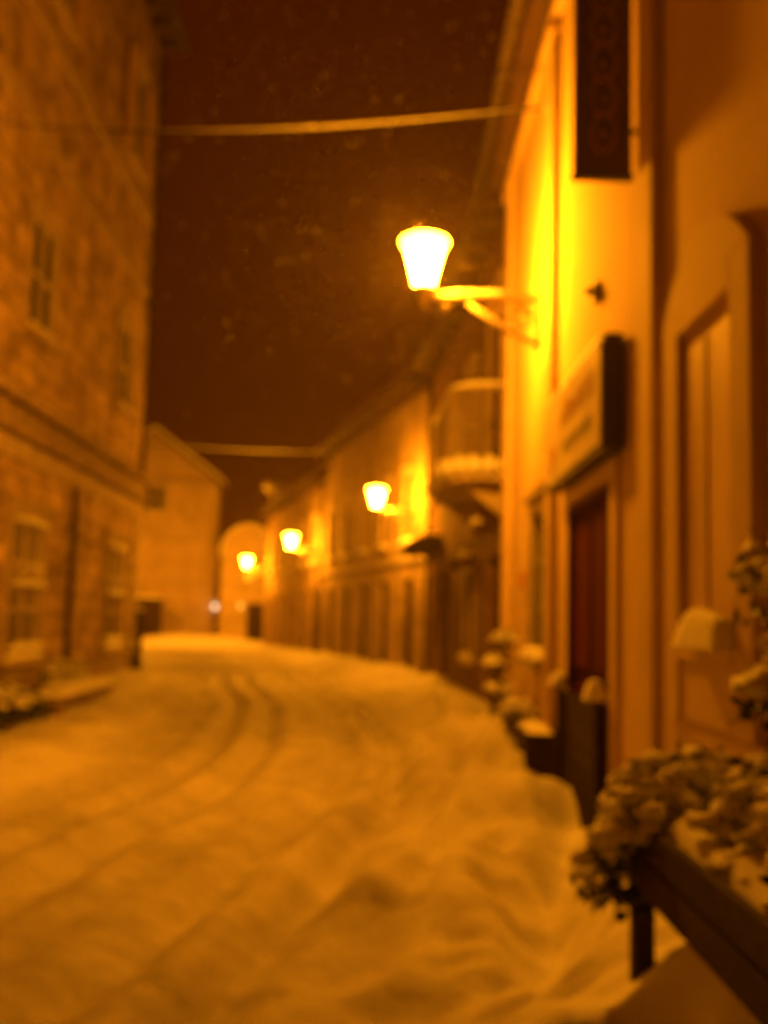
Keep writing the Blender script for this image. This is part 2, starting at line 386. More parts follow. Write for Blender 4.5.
t = MB(); t.slab(-.05,Lw,.01,.23,4.20,.06,60,4); t.build('snow_cap', M['snow'], c_)
t = MB(); t.box(-.05,Lw,.001,.07,7.88,8.02); t.build('string_course', M['stone_trim'], LH)
t = MB(); t.box(-.05,Lw,.001,.08,9.36,9.52); t.build('string_course', M['stone_trim'], LH)
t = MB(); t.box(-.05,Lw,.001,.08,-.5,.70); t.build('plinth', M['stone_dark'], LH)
t = MB()
for i in range(14):
    wq = .62 if i % 2 else .42
    t.box(-.04,wq,.001,.045,.702+.195*i,.702+.195*i+.18)
t.build('quoins', M['stone_trim'], LH)
downpipe(LH, 4.9, .75, 3.4, kick=False)
downpipe(LH, .25, 4.2, 13.2, y=.10, kick=False)
for i in range(2):
    b = bays[i]
    for sx in (-1,1):
        s = MB(); xa = b+sx*.56; xb = b+sx*1.06
        s.box(min(xa,xb),max(xa,xb),.055,.095,10.02,11.93)
        for j in range(16): s.box(min(xa,xb)+.05,max(xa,xb)-.05,.096,.108,10.1+j*.11,10.17+j*.11)
        s.build('shutter', M['shutter'], LH)
rf = roof(LH, Lw, Hh, 9, over=.45, pitch=34, chim=((3,-3,.7,1.4),(14,-3,.7,1.4)))

# ------------------------------------------------------------------ right: ochre shop house, the near one
AO = -4.0                                            # world Y of its local x = 0
SH = thing('shop_house', 'near ochre plastered house with red door, pilasters and an arched shuttered window on the right', 'house', (1.3,AO,0), R(90))
ax = lambda Y: Y-AO
La, Ha = ax(11.55), 6.75
dr = (ax(5.95),ax(7.35),.15,2.34); wn = (ax(8.42),ax(9.22),1.2,2.46)
hA = [dr, wn, (ax(3.72),ax(4.42),1.42,2.78),(ax(.2),ax(1.4),1.42,2.78)]
w = MB(); facade(w, La, Ha, hA, 8, rev=.08); w.build('wall', M['ochre'], SH)
dro = door(SH, *dr, m='rust_wood', rev=.08)
t = MB(); t.box(dr[0]+.003,dr[0]+.05,-.027,.034,dr[2],dr[3]-.01); t.box(dr[1]-.05,dr[1]-.003,-.027,.034,dr[2],dr[3]-.01); t.box(dr[0]+.051,dr[1]-.051,-.027,.034,dr[3]-.06,dr[3]-.01); t.build('door_frame', M['rust_wood'], dro)
t = MB(); t.box(dr[0]-.16,dr[0]-.003,.001,.03,.1,2.36); t.box(dr[1]+.003,dr[1]+.16,.001,.03,.1,2.36); t.box(dr[0]-.16,dr[1]+.16,.001,.03,2.362,2.47)
t.build('door_surround', M['ochre_trim'], SH)
window(SH, *wn, frame='green_frame', rev=.08, bars=(0,2))
# pilasters
for y0, y1 in ((4.84,5.12),(8.02,8.42-.15),(11.15,11.55),(-.6,-.3)):
    t = MB(); t.box(ax(y0),ax(y1),.001,.065,-.5,6.42); t.box(ax(y0)-.03,ax(y1)+.03,.001,.095,-.5,.72); t.box(ax(y0)-.04,ax(y1)+.04,.001,.10,6.422,6.52)
    t.build('pilaster', M['ochre_trim'], SH, bevel=.006)
t = MB(); t.box(ax(-4),ax(4.80),.001,.03,-.5,1.10); t.build('plinth', M['ochre_trim'], SH)
# arched shuttered window with raised surround
def arch_slab(mb, a, b, z0, zs, rise, y0, y1, n=10):
    poly = [(a,z0),(b,z0)] + [(b+(a-b)*i/n, zs + rise*(1-(2*i/n-1)**2)) for i in range(n+1)]
    mb.prism(poly, y0, y1)
for yc in (4.07,.8):
    a, b = ax(yc-.56), ax(yc+.56); ia, ib = ax(yc-.35), ax(yc+.35)
    t = MB()
    t.box(a,ia-.002,.001,.06,1.112,2.898); t.box(ib+.002,b,.001,.06,1.112,2.898); t.box(ia-.001,ib+.001,.001,.045,1.112,1.36)
    n = 10
    lo = lambda x: 2.78; hi = lambda x: 2.98+.13*(1-((x-(a+b)/2)/((b-a)/2))**2)
    t.prism([(ia-.002,2.782),(ib+.002,2.782),(ib+.002,2.90)]+[(b,2.90)]+[(b+(a-b)*i/n, 2.90+.26*(1-(2*i/n-1)**2)) for i in range(n+1)]+[(ia-.002,2.90)], .001, .062)
    so = t.build('window_surround', M['ochre_trim'], SH)
    s = MB(); s.box(ia+.003,ib-.003,-.02,.02,1.425,2.777)
    s.box(ia+.05,(ia+ib)/2-.02,.021,.032,1.5,2.70); s.box((ia+ib)/2+.02,ib-.05,.021,.032,1.5,2.70)
    s.build('shutter', M['shutter'], so, bevel=.004)
    s = MB(); s.box(ia-.0,ib+.0,.001,.065,1.362,1.418); so2 = s.build('sill', M['ochre_trim'], so)
    if yc > 2:
        s = MB(); s.slab(a+.16,a+.70,.02,.14,1.419,.16,16,8,amp=.35,e=3); s.build('snow_cap', M['snow'], so)
roof(SH, La, Ha, 8, over=.30, pitch=40, rafters=False, chim=((4,-3,.6,1.2),))
t = MB(); t.box(0,La,.001,.09,6.524,6.60); t.box(0,La,.001,.14,6.602,6.66); t.build('cornice', M['ochre_trim'], SH)
t = MB(); t.box(ax(6.36),ax(6.44),.001,.05,3.58,3.70); t.box(ax(6.38),ax(6.42),.051,.10,3.62,3.67); t.build('junction_box', M['sign_box'], SH)
t = MB(); t.box(ax(9.86),ax(9.98),.001,.06,1.82,1.98); t.build('letter_box', M['sign_red'], SH)

# shop sign on its wall brackets
SG = thing('shop_sign', 'long box sign with faded red and green lettering above the red door', 'sign', (1.3,5.6,2.48), R(90))
t = MB(); t.box(0,2.1,.022,.14,0,.66); t.box(.1,.2,0,.022,.1,.56); t.box(1.9,2.0,0,.022,.1,.56); t.build('sign_box', M['sign_box'], SG, bevel=.008)
t = MB(); t.box(.035,2.065,.141,.152,.035,.625); t.build('face_panel', M['sign_face'], SG)
t = MB(); random.seed(3)
t.ball((1.72,.153,.20), .12, 1,.06,1.0, 14, 8, .2)
x = .22
while x < 1.35:
    ww = random.uniform(.05,.09); t.box(x,x+.022,.153,.157,.36,.36+random.choice((.13,.16,.16))); t.box(x+.022,x+ww,.153,.157,.36+random.choice((.0,.06,.12)),.36+random.choice((.03,.16))*1.0 if False else .39+random.choice((.06,.12))); x += ww+.035
t.build('red_lettering', M['sign_red'], SG)
t = MB(); x = .3
while x < 1.3:
    ww = random.uniform(.035,.07); t.box(x,x+ww*.4,.153,.157,.16,.26); t.box(x,x+ww,.153,.158,.20,.225); x += ww+.03
t.build('green_lettering', M['sign_green'], SG)
t = MB(); t.slab(0,2.1,.02,.14,.661,.07,20,4); t.build('snow_cap', M['snow'], SG)

# projecting banner board
BN = thing('hanging_banner', 'tall dark projecting banner board with a faint scroll pattern high on the near ochre wall', 'banner', (1.3,5.3,3.93), R(90))
t = MB(); t.box(-.02,.02,.055,.37,0,1.9); t.build('board', M['banner'], BN, bevel=.004)
for z in (-.025,1.901):
    t = MB(); t.box(-.03,.03,.045,.38,z,z+.024); t.build('rail', M['sign_box'], BN)
for z in (.25,1.6):
    t = MB(); t.tube([(0,0,z),(0,.06,z)], .015, 6); t.build('bracket', M['iron'], BN)
t = MB()
for i in range(9):
    zc = .12+i*.2
    for sg in (1,-1):
        pts = [(-.024, .212+sg*(.012+.055*math.sin(q*.55)), zc+.02*q*1.0+.06*(1-math.cos(q*.5))) for q in range(7)]
        t.tube(pts, .008, 5)
    t.ball((-.022,.212,zc+.1), .018, .3,1,1.2, 8, 6)
t.build('scroll_pattern', M['banner_mark'], BN)

# low plank gate standing before the red door
GT = thing('plank_gate', 'low dark plank half-gate closing the lower part of the red doorway', 'gate', (1.3,5.98,.1), R(90))
t = MB()
for i in range(6): t.box(.03,1.31,.035,.065,.0+i*.155,.15+i*.155)
t.build('planks', M['dark_wood'], GT, bevel=.004)
for x in (.0,1.28):
    t = MB(); t.box(x,x+.07,.066,.105,-.2,.96); t.build('post', M['dark_wood'], GT, bevel=.005)
for x in (1.26,-.03):
    t = MB(); t.slab(x,x+.12,.03,.16,.961,.10,6,5); t.build('snow_cap', M['snow'], GT)

# ------------------------------------------------------------------ right row beyond
def row_house(name, label, p, q, H, m, depth=8):
    a = math.atan2(-(q[0]-p[0]), q[1]-p[1]); L = math.hypot(q[0]-p[0], q[1]-p[1])
    return thing(name, label, 'house', (p[0],p[1],0), R(90)+a), L
# B: brown balcony house
Bp, Bq = (1.50,11.57), (1.22,18.2)
HB, LB = row_house('balcony_house', 'dark brown house with a curved iron balcony just past the near ochre house', Bp, Bq, 7.2, None)
hb = [(1.7,2.9,.2,2.4),(1.8,3.0,3.75,6.0),(4.5,5.5,.9,2.3),(4.6,5.5,4.0,5.6)]
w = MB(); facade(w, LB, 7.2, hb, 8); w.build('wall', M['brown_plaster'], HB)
door(HB, *hb[0]); window(HB, *hb[1], bars=(1,2), sill=False, frame='dark_wood'); window(HB, *hb[2], frame='dark_wood'); window(HB, *hb[3], frame='dark_wood')
roof(HB, LB, 7.2, 8, over=.4, pitch=42, chim=((5.2,-2.2,.6,1.3),))
def rounded(x0,x1,d,r,n=8):
    pts = [(x0,0)]
    pts += [(x0+r-r*math.cos(R(90)*i/n), d-r+r*math.sin(R(90)*i/n)) for i in range(n+1)]
    pts += [(x1-r+r*math.sin(R(90)*i/n), d-r+r*math.cos(R(90)*i/n)) for i in range(n+1)]
    return pts+[(x1,0)]
bx0, bx1, bd, bz = .9, 4.0, .78, 3.40
P = rounded(bx0,bx1,bd,.5)
t = MB(); n = len(P)
t.add([(x,y+.001,bz-.16) for x,y in P]+[(x,y+.001,bz) for x,y in P], [tuple(range(n)), tuple(range(2*n-1,n-1,-1))]+[(i,(i+1)%n,n+(i+1)%n,n+i) for i in range(n)])
bo = t.build('balcony', M['stone_trim'], HB)
t = MB(); t.slab(bx0+.10,bx1-.10,.02,bd-.1,bz+.002,.14,24,8,amp=.3,e=5)
Po = rounded(bx0-.02,bx1+.02,bd+.02,.52,8); acc = .1
for (xa,ya),(xb,yb) in zip(Po,Po[1:]):          # a plump lump of snow on each gap of the rim
    l = math.hypot(xb-xa,yb-ya)
    while acc < l:
        t.ball((xa+(xb-xa)*acc/l, ya+(yb-ya)*acc/l, bz+.03), .105, 1,1,1.15, 9, 7, .25); acc += .19
    acc -= l
t.build('snow_cap', M['snow'], bo)
t = MB(); Pi = rounded(bx0+.04,bx1-.04,bd-.04,.47,10)
t.tube([(x,y,bz+1.03) for x,y in Pi], .034, 8); t.tube([(x,y,bz+.12) for x,y in Pi], .016, 6)
acc = 0
for (xa,ya),(xb,yb) in zip(Pi,Pi[1:]):
    l = math.hypot(xb-xa,yb-ya); k = max(1, round(l/.15))
    for i in range(k):
        x = xa+(xb-xa)*i/k; y = ya+(yb-ya)*i/k
        # pot-bellied baluster bars
        t.tube([(x,y,bz+.02),(x,y,bz+.2),(x,y,bz+1.02)], .018, 5)
t.build('railing', M['rail_paint'], bo)
t = MB(); t.tube([(x,y,bz+1.07) for x,y in Pi], .035, 8); t.build('rail_snow', M['snow'], bo)
for x in (1.3,3.6):
    t = MB(); t.prism([(0,0),(.12,0),(.12,.3),(0,.3)], 0, .01)
    t = MB(); t.add([(x-.07,.002,bz-.17),(x+.07,.002,bz-.17),(x+.07,.6,bz-.17),(x-.07,.6,bz-.17),(x-.07,.002,bz-.6),(x+.07,.002,bz-.6),(x+.07,.15,bz-.52),(x-.07,.15,bz-.52)],
                    [(0,1,2,3),(4,7,6,5),(0,4,5,1),(1,5,6,2),(2,6,7,3),(3,7,4,0)])
    t.build('corbel', M['stone_trim'], bo)
# hanging flower pots with snow
def hanging_pot(loc, rz, label):
    o = thing('hanging_pot', label, 'flower pot', loc, rz, 'snow-topped flower pots hung on the brown wall')
    t = MB(); t.tube([(0,0,.28),(0,.22,.28),(0,.26,.22)], .012, 6); t.build('hook', M['iron'], o)
    t = MB(); t.lathe([(.06,-.1),(.10,.06),(.115,.06),(.115,.09)], (0,.26,0), 14); t.build('pot', M['brown_plaster'], o)
    t = MB(); t.ball((0,.26,.11), .115, 1,1,.75, 12, 8, .5); t.build('snow_cap', M['snow'], o)
    return o
for (Y, z, lab) in ((13.6,2.72,'snow-topped flower pot on the brown wall, nearest to the ochre house'),
                    (15.0,2.36,'snow-topped flower pot on the brown wall, middle one of three below the balcony'),
                    (16.6,2.40,'snow-topped flower pot on the brown wall, farthest from the ochre house')):
    k = (Y-Bp[1])/(Bq[1]-Bp[1]); hanging_pot((Bp[0]+(Bq[0]-Bp[0])*k, Y, z), HB.rotation_euler.z, lab)

# C: narrow house with a curved awning
Cp, Cq = (1.21,18.22), (.86,22.6)
HC, LC = row_house('narrow_house', 'narrow dull brown house with a dark curved awning between balcony house and second lamp', Cp, Cq, 7.2, None)
hc = [(1.4,2.5,.2,2.5),(3.1,3.9,.2,2.5),(.9,1.8,4.1,5.7),(2.9,3.8,4.1,5.7)]
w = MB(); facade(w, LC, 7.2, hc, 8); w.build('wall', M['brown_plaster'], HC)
door(HC, *hc[0]); door(HC, *hc[1]); window(HC, *hc[2], frame='dark_wood'); window(HC, *hc[3], frame='dark_wood')
roof(HC, LC, 7.2, 8, over=.4, pitch=42, chim=((2.2,-1.6,.6,1.5),))
t = MB(); n = 8
for i in range(n):
    a0, a1 = R(90)*i/n, R(90)*(i+1)/n
    y0, z0, y1, z1 = .8*math.sin(a0), .34*math.cos(a0), .8*math.sin(a1), .34*math.cos(a1)
    t.add([(2.6,y0+.002,2.9+z0),(4.2,y0+.002,2.9+z0),(4.2,y1+.002,2.9+z1),(2.6,y1+.002,2.9+z1),(2.6,y0+.002,2.87+z0),(4.2,y0+.002,2.87+z0),(4.2,y1+.002,2.87+z1),(2.6,y1+.002,2.87+z1)],
          [(0,1,2,3),(7,6,5,4),(0,4,5,1),(2,6,7,3),(1,5,6,2),(3,7,4,0)])
for x in (2.6,4.2):
    t.add([(x,.002,2.9)]+[(x,.8*math.sin(R(90)*i/n)+.002,2.88+.34*math.cos(R(90)*i/n)) for i in range(n+1)], [tuple(range(n+2))])
aw = t.build('awning', M['sign_box'], HC)
t = MB(); t.slab(2.65,4.15,.0,.42,3.235,.07,12,5); t.build('snow_cap', M['snow'], aw)
downpipe(HC, LC-.12, .3, 6.9)

# D: long tan house carrying the second lamp, E: house carrying the last lamps
Dp, Dq, Eq = (.85,22.62), (-2.30,34.2), (-5.95,47.8)
HD, LD = row_house('long_house', 'long pale plastered house with tall shuttered windows beside the second street lamp', Dp, Dq, 7.1, None)
hd = []
for i in range(5):
    hd += [(1.4+i*2.25,2.3+i*2.25,.15,2.45),(1.45+i*2.25,2.25+i*2.25,3.35,5.0)]
w = MB(); facade(w, LD, 7.1, hd, 8); w.build('wall', M['dun_plaster'], HD)
for i, h in enumerate(hd):
    if i % 2 == 0 and i not in (4,): door(HD, *h)
    else: window(HD, *h, frame='dark_wood', surround=i % 2 == 1, sill=i % 2 == 1)
roof(HD, LD, 7.1, 8, over=.42, pitch=46, chim=((3.0,-2.0,.7,1.5),(9.0,-2.0,.7,1.4)))
t = MB(); t.box(0,LD,.001,.08,2.85,3.0); t.build('string_course', M['stone_trim'], HD)
Ep = (-2.31,34.22)
HE, LE = row_house('corner_house', 'farthest house of the right row, with dark doors and a snow-capped chimney at its end', Ep, Eq, 6.6, None)
he = []
for i in range(5):
    he += [(1.2+i*2.6,2.2+i*2.6,.1,2.4),(1.3+i*2.6,2.1+i*2.6,3.4,4.9)]
w = MB(); facade(w, LE, 6.6, he, 8); w.build('wall', M['tan_plaster'], HE)
for i, h in enumerate(he):
    if i % 2 == 0: door(HE, *h)
    else: window(HE, *h, frame='dark_wood')
ro = roof(HE, LE, 6.3, 8, over=.4, pitch=38)
t = MB(); t.box(LE-1.0,LE-.35,-.62,-.02,6.2,7.3); t.box(LE-1.06,LE-.29,-.68,.04,7.302,7.4); co = t.build('chimney', M['buff_plaster'], ro)
t = MB(); t.ball((LE-.67,-.2,7.55), .60, 1,1,.62, 16, 10, .3); t.build('snow_ball_cap', M['snow'], ro)
downpipe(HE, .2, .2, 6.0)

# ------------------------------------------------------------------ far end
# F: gable-fronted house
HF = thing('gable_house', 'pale gable-fronted house facing down the street at its far end, partly behind the stone house', 'house', (-9.55,55.0,0), R(180+20))
LF = 7.3
# local x runs from its right corner to the left, +y is the street side
hf = [(2.95,4.0,6.95,8.25),(1.6,2.4,.9,2.1)]
w = MB(); facade(w, LF, 8.6, [hf[0]], 9)
w.prism([(0,8.62),(LF,8.62),(LF/2,11.1)], 0, -9)
w.build('wall', M['buff_plaster'], HF)
window(HF, *hf[0])
t = MB(); t.box(-.05,LF+.05,.001,.12,8.47,8.63); t.build('cornice', M['stone_trim'], HF)
t = MB(); t.box(0,LF,.001,.07,5.4,5.55); t.build('string_course', M['stone_trim'], HF)
t = MB(); t.box(0,LF,.001,.05,3.1,3.2); t.build('string_course', M['stone_trim'], HF)
t = MB(); k = (11.1-8.6)/(LF/2)
t.prism([(-.4,8.6-.4*k),(LF/2,11.1),(LF/2,11.24),(-.4,8.74-.4*k)], .3, -9.3); t.prism([(LF+.4,8.6-.4*k),(LF+.4,8.74-.4*k),(LF/2,11.24),(LF/2,11.1)], .3, -9.3)
rfo = t.build('roof', M['tile'], HF)
t = MB()
t.prism([(-.42,8.742-.4*k),(LF/2,11.242),(LF/2,11.5),(.1,9.05),(-.3,8.8-.2*k)], .34, -9.3); t.prism([(LF+.42,8.742-.4*k),(LF+.3,8.8-.2*k),(LF-.1,9.05),(LF/2,11.5),(LF/2,11.242)], .34, -9.3)
t.build('snow_layer', M['snow'], rfo)

# G: rounded gable house
HG = thing('rounded_gable_house', 'pale house with a rounded snowy gable closing the street behind the farthest lamp', 'house', (-6.1,52.6,0), R(180+8))
GW = 2.75
w = MB(); n = 14
prof = [(0,-.5)] + [(GW/2-GW/2*math.cos(math.pi*i/n), 4.6+1.5*math.sin(math.pi*i/n)) for i in range(n+1)] + [(GW,-.5)]
w.prism(prof, 0, -8); w.build('wall', M['buff_plaster'], HG)
t = MB(); t.sm = True
ring = [(GW/2-(GW/2+.12)*math.cos(math.pi*i/n), 4.6+1.65*math.sin(math.pi*i/n)) for i in range(n+1)]
rin = [(GW/2-(GW/2+.0)*math.cos(math.pi*i/n), 4.6+1.51*math.sin(math.pi*i/n)) for i in range(n+1)]
t.prism(ring+rin[::-1], .14, -8.1); t.build('snow_layer', M['snow'], HG)
t = MB(); t.box(.5,1.35,.001,.04,.0,2.1); t.build('door', M['dark_wood'], HG)
t = MB(); t.box(.9,1.5,.001,.04,3.3,4.3); t.build('window', M['glass'], HG)

# shed by the hip-roofed house
S = thing('plank_shed', 'low dark plank shed beside the foot of the far gable-fronted house', 'shed', (-12.6,51.0,0), R(20))
t = MB()
for i in range(10): t.box(-.9+i*.2,-.9+i*.2+.19,0,1.6,-.2,2.1)
t.build('wall', M['dark_wood'], S)
t = MB(); t.box(-1.05,1.25,-.15,1.75,2.102,2.2); t.build('roof', M['dark_wood'], S)
t = MB(); t.slab(-1.05,1.25,-.15,1.75,2.2,.16); t.build('snow_cap', M['snow'], S)
# small wall lamps
def wall_light(loc, m, label, rz=0):
    o = thing('wall_light', label, 'wall light', loc, rz)
    t = MB(); t.tube([(0,.22,-.05),(0,.02,.0)], .025, 6); t.build('bracket', M['iron'], o)
    t = MB(); t.ball((0,0,0), .14, 1,1,1.15, 14, 9); t.build('globe', M[m], o)
    return o
wall_light((-9.5,54.78,1.9), 'white_glow', 'tiny whitish wall light at the right corner of the far gable-fronted house')
wall_light((-7.75,52.45,1.95), 'warm_glow', 'tiny yellow wall light by the door of the rounded gable house')

# ------------------------------------------------------------------ street lamps
def street_lamp(L):
    o = thing('street_lamp', 'x', 'street lamp', (0,0,0), 0, 'lit street lamps on wall brackets along the right-hand houses')
    t = MB(); t.box(-.06,.06,0,.03,-.46,.10); t.ball((0,.03,.11), .035); t.build('wall_plate', M['lamp_iron'], o, bevel=.006)
    t = MB(); t.tube([(0,.02,0),(0,L*.5,.012),(0,L,0)], .036, 10); t.build('arm', M['lamp_iron'], o)
    t = MB(); t.tube([(0,.03,-.40),(0,L*.3,-.27),(0,L*.62,-.05)], .028, 8); t.build('brace', M['lamp_iron'], o)
    t = MB(); t.tube([(0,.17+.11*math.cos(R(20*i))*(1-i*.012),-.16+.11*math.sin(R(20*i))*(1-i*.012)) for i in range(28)], .018, 6)
    t.tube([(0,.42+.06*math.cos(R(24*i))*(1-i*.02),-.11+.06*math.sin(R(24*i))*(1-i*.02)) for i in range(20)], .015, 6)
    t.build('scroll', M['lamp_iron'], o)
    t = MB(); t.ball((0,L-.19,-.085), .034); t.tube([(0,L-.19,-.01),(0,L-.19,-.06)], .01, 6); t.build('finial', M['lamp_iron'], o)
    t = MB(); t.ball((0,L,-.07), .03); t.build('finial', M['lamp_iron'], o)
    t = MB(); t.slab(-.03,.03,.2,L-.12,.030,.035,14,4); t.build('snow_cap', M['snow'], o)
    t = MB(); t.lathe([(.02,-.05),(.045,-.02),(.05,.03),(.095,.07),(.10,.085)], (0,L,0), 18)
    ln = t.build('lantern', M['lamp_iron'], o)
    t = MB(); t.lathe([(.085,.086),(.10,.17),(.14,.32),(.165,.43)], (0,L,0), 20); t.build('glass_shade', M['lamp_glow'], ln)
    t = MB(); t.lathe([(.166,.431),(.19,.455),(.205,.48),(.205,.505),(.17,.525),(.03,.535)], (0,L,0), 20); t.build('opal_cap', M['cap_glow'], ln)
    return o
l1 = street_lamp(1.02)
l1.location = (1.3-.066,8.6,4.30); l1.rotation_euler.z = R(90)
l1['label'] = 'large glowing street lamp on the near ochre wall, by far the biggest lamp'
def on_line(p, q, Y):
    k = (Y-p[1])/(q[1]-p[1]); return p[0]+(q[0]-p[0])*k
for Y, z, lab, ln, ang in ((23.6,3.98,'second nearest street lamp, glowing on the pale house beyond the curved awning',(Dp,Dq),15.2),
                      (35.0,3.76,'third street lamp, glowing before the farthest house of the right row',(Ep,Eq),15.0),
                      (47.0,3.62,'farthest and smallest street lamp, glowing at the end corner of the right row',(Ep,Eq),15.0)):
    c = copy_tree(l1); c.location = (on_line(*ln,Y), Y, z); c.rotation_euler.z = R(90+ang); c['label'] = lab

c = copy_tree(l1); c.location = (-13.15,46.5,3.7); c.rotation_euler.z = R(-90)  # unseen lamp added to light the far gable and the snow before it
c['label'] = 'unseen street lamp added behind the stone house to light the far end'
# unseen house, added only to carry that lamp
HH, LHH = row_house('added_corner_building', 'unseen house added round the corner behind the tall stone house to carry a lamp', (-13.23,49.0), (-13.23,37.0), 6.5, None)
w = MB(); facade(w, LHH, 6.5, [(2,3,.2,2.3),(2,3,3.5,5)], 7); w.build('wall', M['tan_plaster'], HH)
door(HH, 2,3,.2,2.3); window(HH, 2,3,3.5,5); roof(HH, LHH, 6.5, 7)

# ------------------------------------------------------------------ overhead cables
def cable(label, a, b, sag, s0, s1, r):
    a, b = Vector(a), Vector(b); n = 40
    pt = lambda k: a.lerp(b,k) - Vector((0,0,sag*4*k*(1-k)))
    o = thing('overhead_cable', label, 'cable', a)
    t = MB(); t.tube([pt(i/n)-a for i in range(n+1)], .012, 6); t.build('wire', M['cable'], o)
    t = MB(); m = 60; prev = None
    pts = [pt(s0+(s1-s0)*i/m)-a+Vector((0,0,r*.6+.004*noise.noise(Vector((i*.7,0,0))))) for i in range(m+1)]
    t.tube(pts[:31], .006, 8, taper=r); t.tube(pts[30:], r, 8, taper=.006); t.build('snow_cap', M['snow'], o)
    t = MB(); t.ball((0,0,0), .035); t.ball(b-a, .035); t.build('insulator', M['frame'], o)
    return o
cable('snow-laden cable crossing high over the near street above the biggest lamp', (1.27,8.6,6.06), (-4.86,11.9,7.45), .16, .02, .68, .028)
cable('thin snow-laden cable crossing the street lower and farther off, beyond the second lamp', (on_line(Dp,Dq,30)-.02,30.0,6.45), (-5.17,20.45,4.92), .08, .02, .9, .024)

# ------------------------------------------------------------------ plants and troughs
def shrub(name, label, cat, loc, blobs, stem_h, nleaf=500, snow=.5, leaf=.05, seed=1, group=None):
    rnd = random.Random(seed)
    o = thing(name, label, cat, loc, 0, group)
    t = MB(); f = MB(); s = MB()
    for i in range(5):
        a = rnd.uniform(0,6.28); bl = rnd.choice(blobs)
        t.tube([(0.02*math.cos(a),.02*math.sin(a),-.05),(bl[0]*.4,bl[1]*.4,bl[2]*.5),(bl[0],bl[1],bl[2])], .014, 5, taper=.005)
    for bl in blobs:
        for i in range(5):
            d = Vector((rnd.gauss(0,1),rnd.gauss(0,1),rnd.gauss(.5,.8))).normalized(); b0 = Vector(bl[:3]); k = bl[3]*rnd.uniform(1.0,1.45)
            t.tube([b0-Vector((0,0,bl[3]*.5)), b0+d*k*.5, b0+d*k+Vector((0,0,-.02))], .007, 4, taper=.002)
    t.build('stem', M['bark'], o)
    for (x,y,z,r) in blobs:
        k = int(nleaf*r*r*13)
        for i in range(k):
            d = Vector((rnd.gauss(0,1),rnd.gauss(0,1),rnd.gauss(0,1))).normalized()
            p = Vector((x,y,z)) + d*r*(rnd.uniform(.35,1.08)) * (1+.35*noise.noise(d*2.2+Vector((seed,z,x))))
            u = Vector((rnd.gauss(0,1),rnd.gauss(0,1),rnd.gauss(0,1))).normalized(); v = u.orthogonal().normalized()
            l = leaf*rnd.uniform(.6,1.3); wv = v*l*.32
            f.add([p-u*l*.5, p+wv, p+u*l*.5, p-wv], [(0,1,2,3)])
        m = int(100*snow*(r/.2)**2)+8
        for i in range(m):
            a = rnd.uniform(0,6.28); q = r*math.sqrt(rnd.random())*.98
            zz = math.sqrt(max(0,r*r-q*q))*rnd.uniform(.1,1.05)
            br = r*rnd.uniform(.08,.27)
            s.ball((x+q*math.cos(a), y+q*math.sin(a), z+zz), br, 1.2,1.2,.6, 8, 6, .9)
    f.build('foliage', M['leaf'], o); s.build('snow_cap', M['snow'], o)
    return o
def trough(label, loc, L, W, H, leg_h, n_boards=2, legs=True):
    o = thing('flower_trough', label, 'flower box', loc, 0)
    t = MB(); bh = H/n_boards
    for i in range(n_boards):
        z0, z1 = i*bh, (i+1)*bh-.008
        t.box(0,.025,0,L,z0,z1); t.box(W-.025,W,0,L,z0,z1); t.box(.026,W-.026,0,.025,z0,z1); t.box(.026,W-.026,L-.025,L,z0,z1)
    t.box(.026,W-.026,.026,L-.026,0.005,.03)
    t.build('box', M['trough_wood'], o, bevel=.004)
    t = MB(); t.box(.027,W-.027,.027,L-.027,.031,H-.05); t.build('soil', M['soil'], o)
    t = MB(); t.slab(.03,W-.03,.03,L-.03,H-.052,.08,10,24,amp=.6); t.build('snow_cap', M['snow'], o)
    if legs:
        for x in (.03,W-.10):
            for y in (.05,L-.12):
                t = MB(); t.box(x,x+.065,y,y+.065,-leg_h,-.002); t.build('leg', M['trough_wood'], o, bevel=.004)
    return o
trough('long dark wooden flower trough on legs under the arched window, near right corner', (.74,1.2,.73), 2.15, .48, .21, .62)
shrub('snowy_shrub', 'snow-clotted bush spilling over the far end of the near flower trough', 'shrub', (.85,3.2,.86),
      [(-.04,.06,-.06,.17),(.02,.0,.06,.18),(-.13,.02,-.14,.13),(-.05,-.16,.02,.15),(.14,.08,.08,.17)], .3, 620, 1.1, .05, 3, 'snowy bushes in the near flower trough')
shrub('snowy_shrub', 'low snow-clotted bush in the middle of the near flower trough at the right edge', 'shrub', (1.0,2.6,.86),
      [(0,.12,.08,.17),(-.04,-.14,.04,.16),(.1,.3,.12,.16),(.04,-.38,.06,.17),(-.1,-.5,.02,.13)], .3, 620, 1.0, .05, 5, 'snowy bushes in the near flower trough')
shrub('tall_shrub', 'taller two-tiered bush with snow on its tiers at the right edge before the wall', 'shrub', (1.17,2.75,.9),
      [(.0,.05,.70,.20),(-.02,.0,.44,.18),(.03,-.06,.12,.16)], .6, 700, .8, .055, 8)
trough('snow-heaped wooden flower box along the ochre wall just beyond the red door', (1.0,7.5,.36), 2.75, .28, .34, .5)
shrub('potted_shrub', 'small snow-covered shrub in the flower box beyond the red door', 'shrub', (1.06,9.75,.72),
      [(.0,.0,.12,.14),(-.02,.05,.36,.14),(.03,.0,.58,.13)], .6, 520, 1.1, .045, 11)
shrub('low_shrub', 'snow-covered low plant at the near end of the flower box beyond the red door', 'shrub', (1.08,8.4,.68),
      [(.0,.0,.08,.13),(-.03,.25,.06,.12)], .2, 420, 1.5, .04, 12)
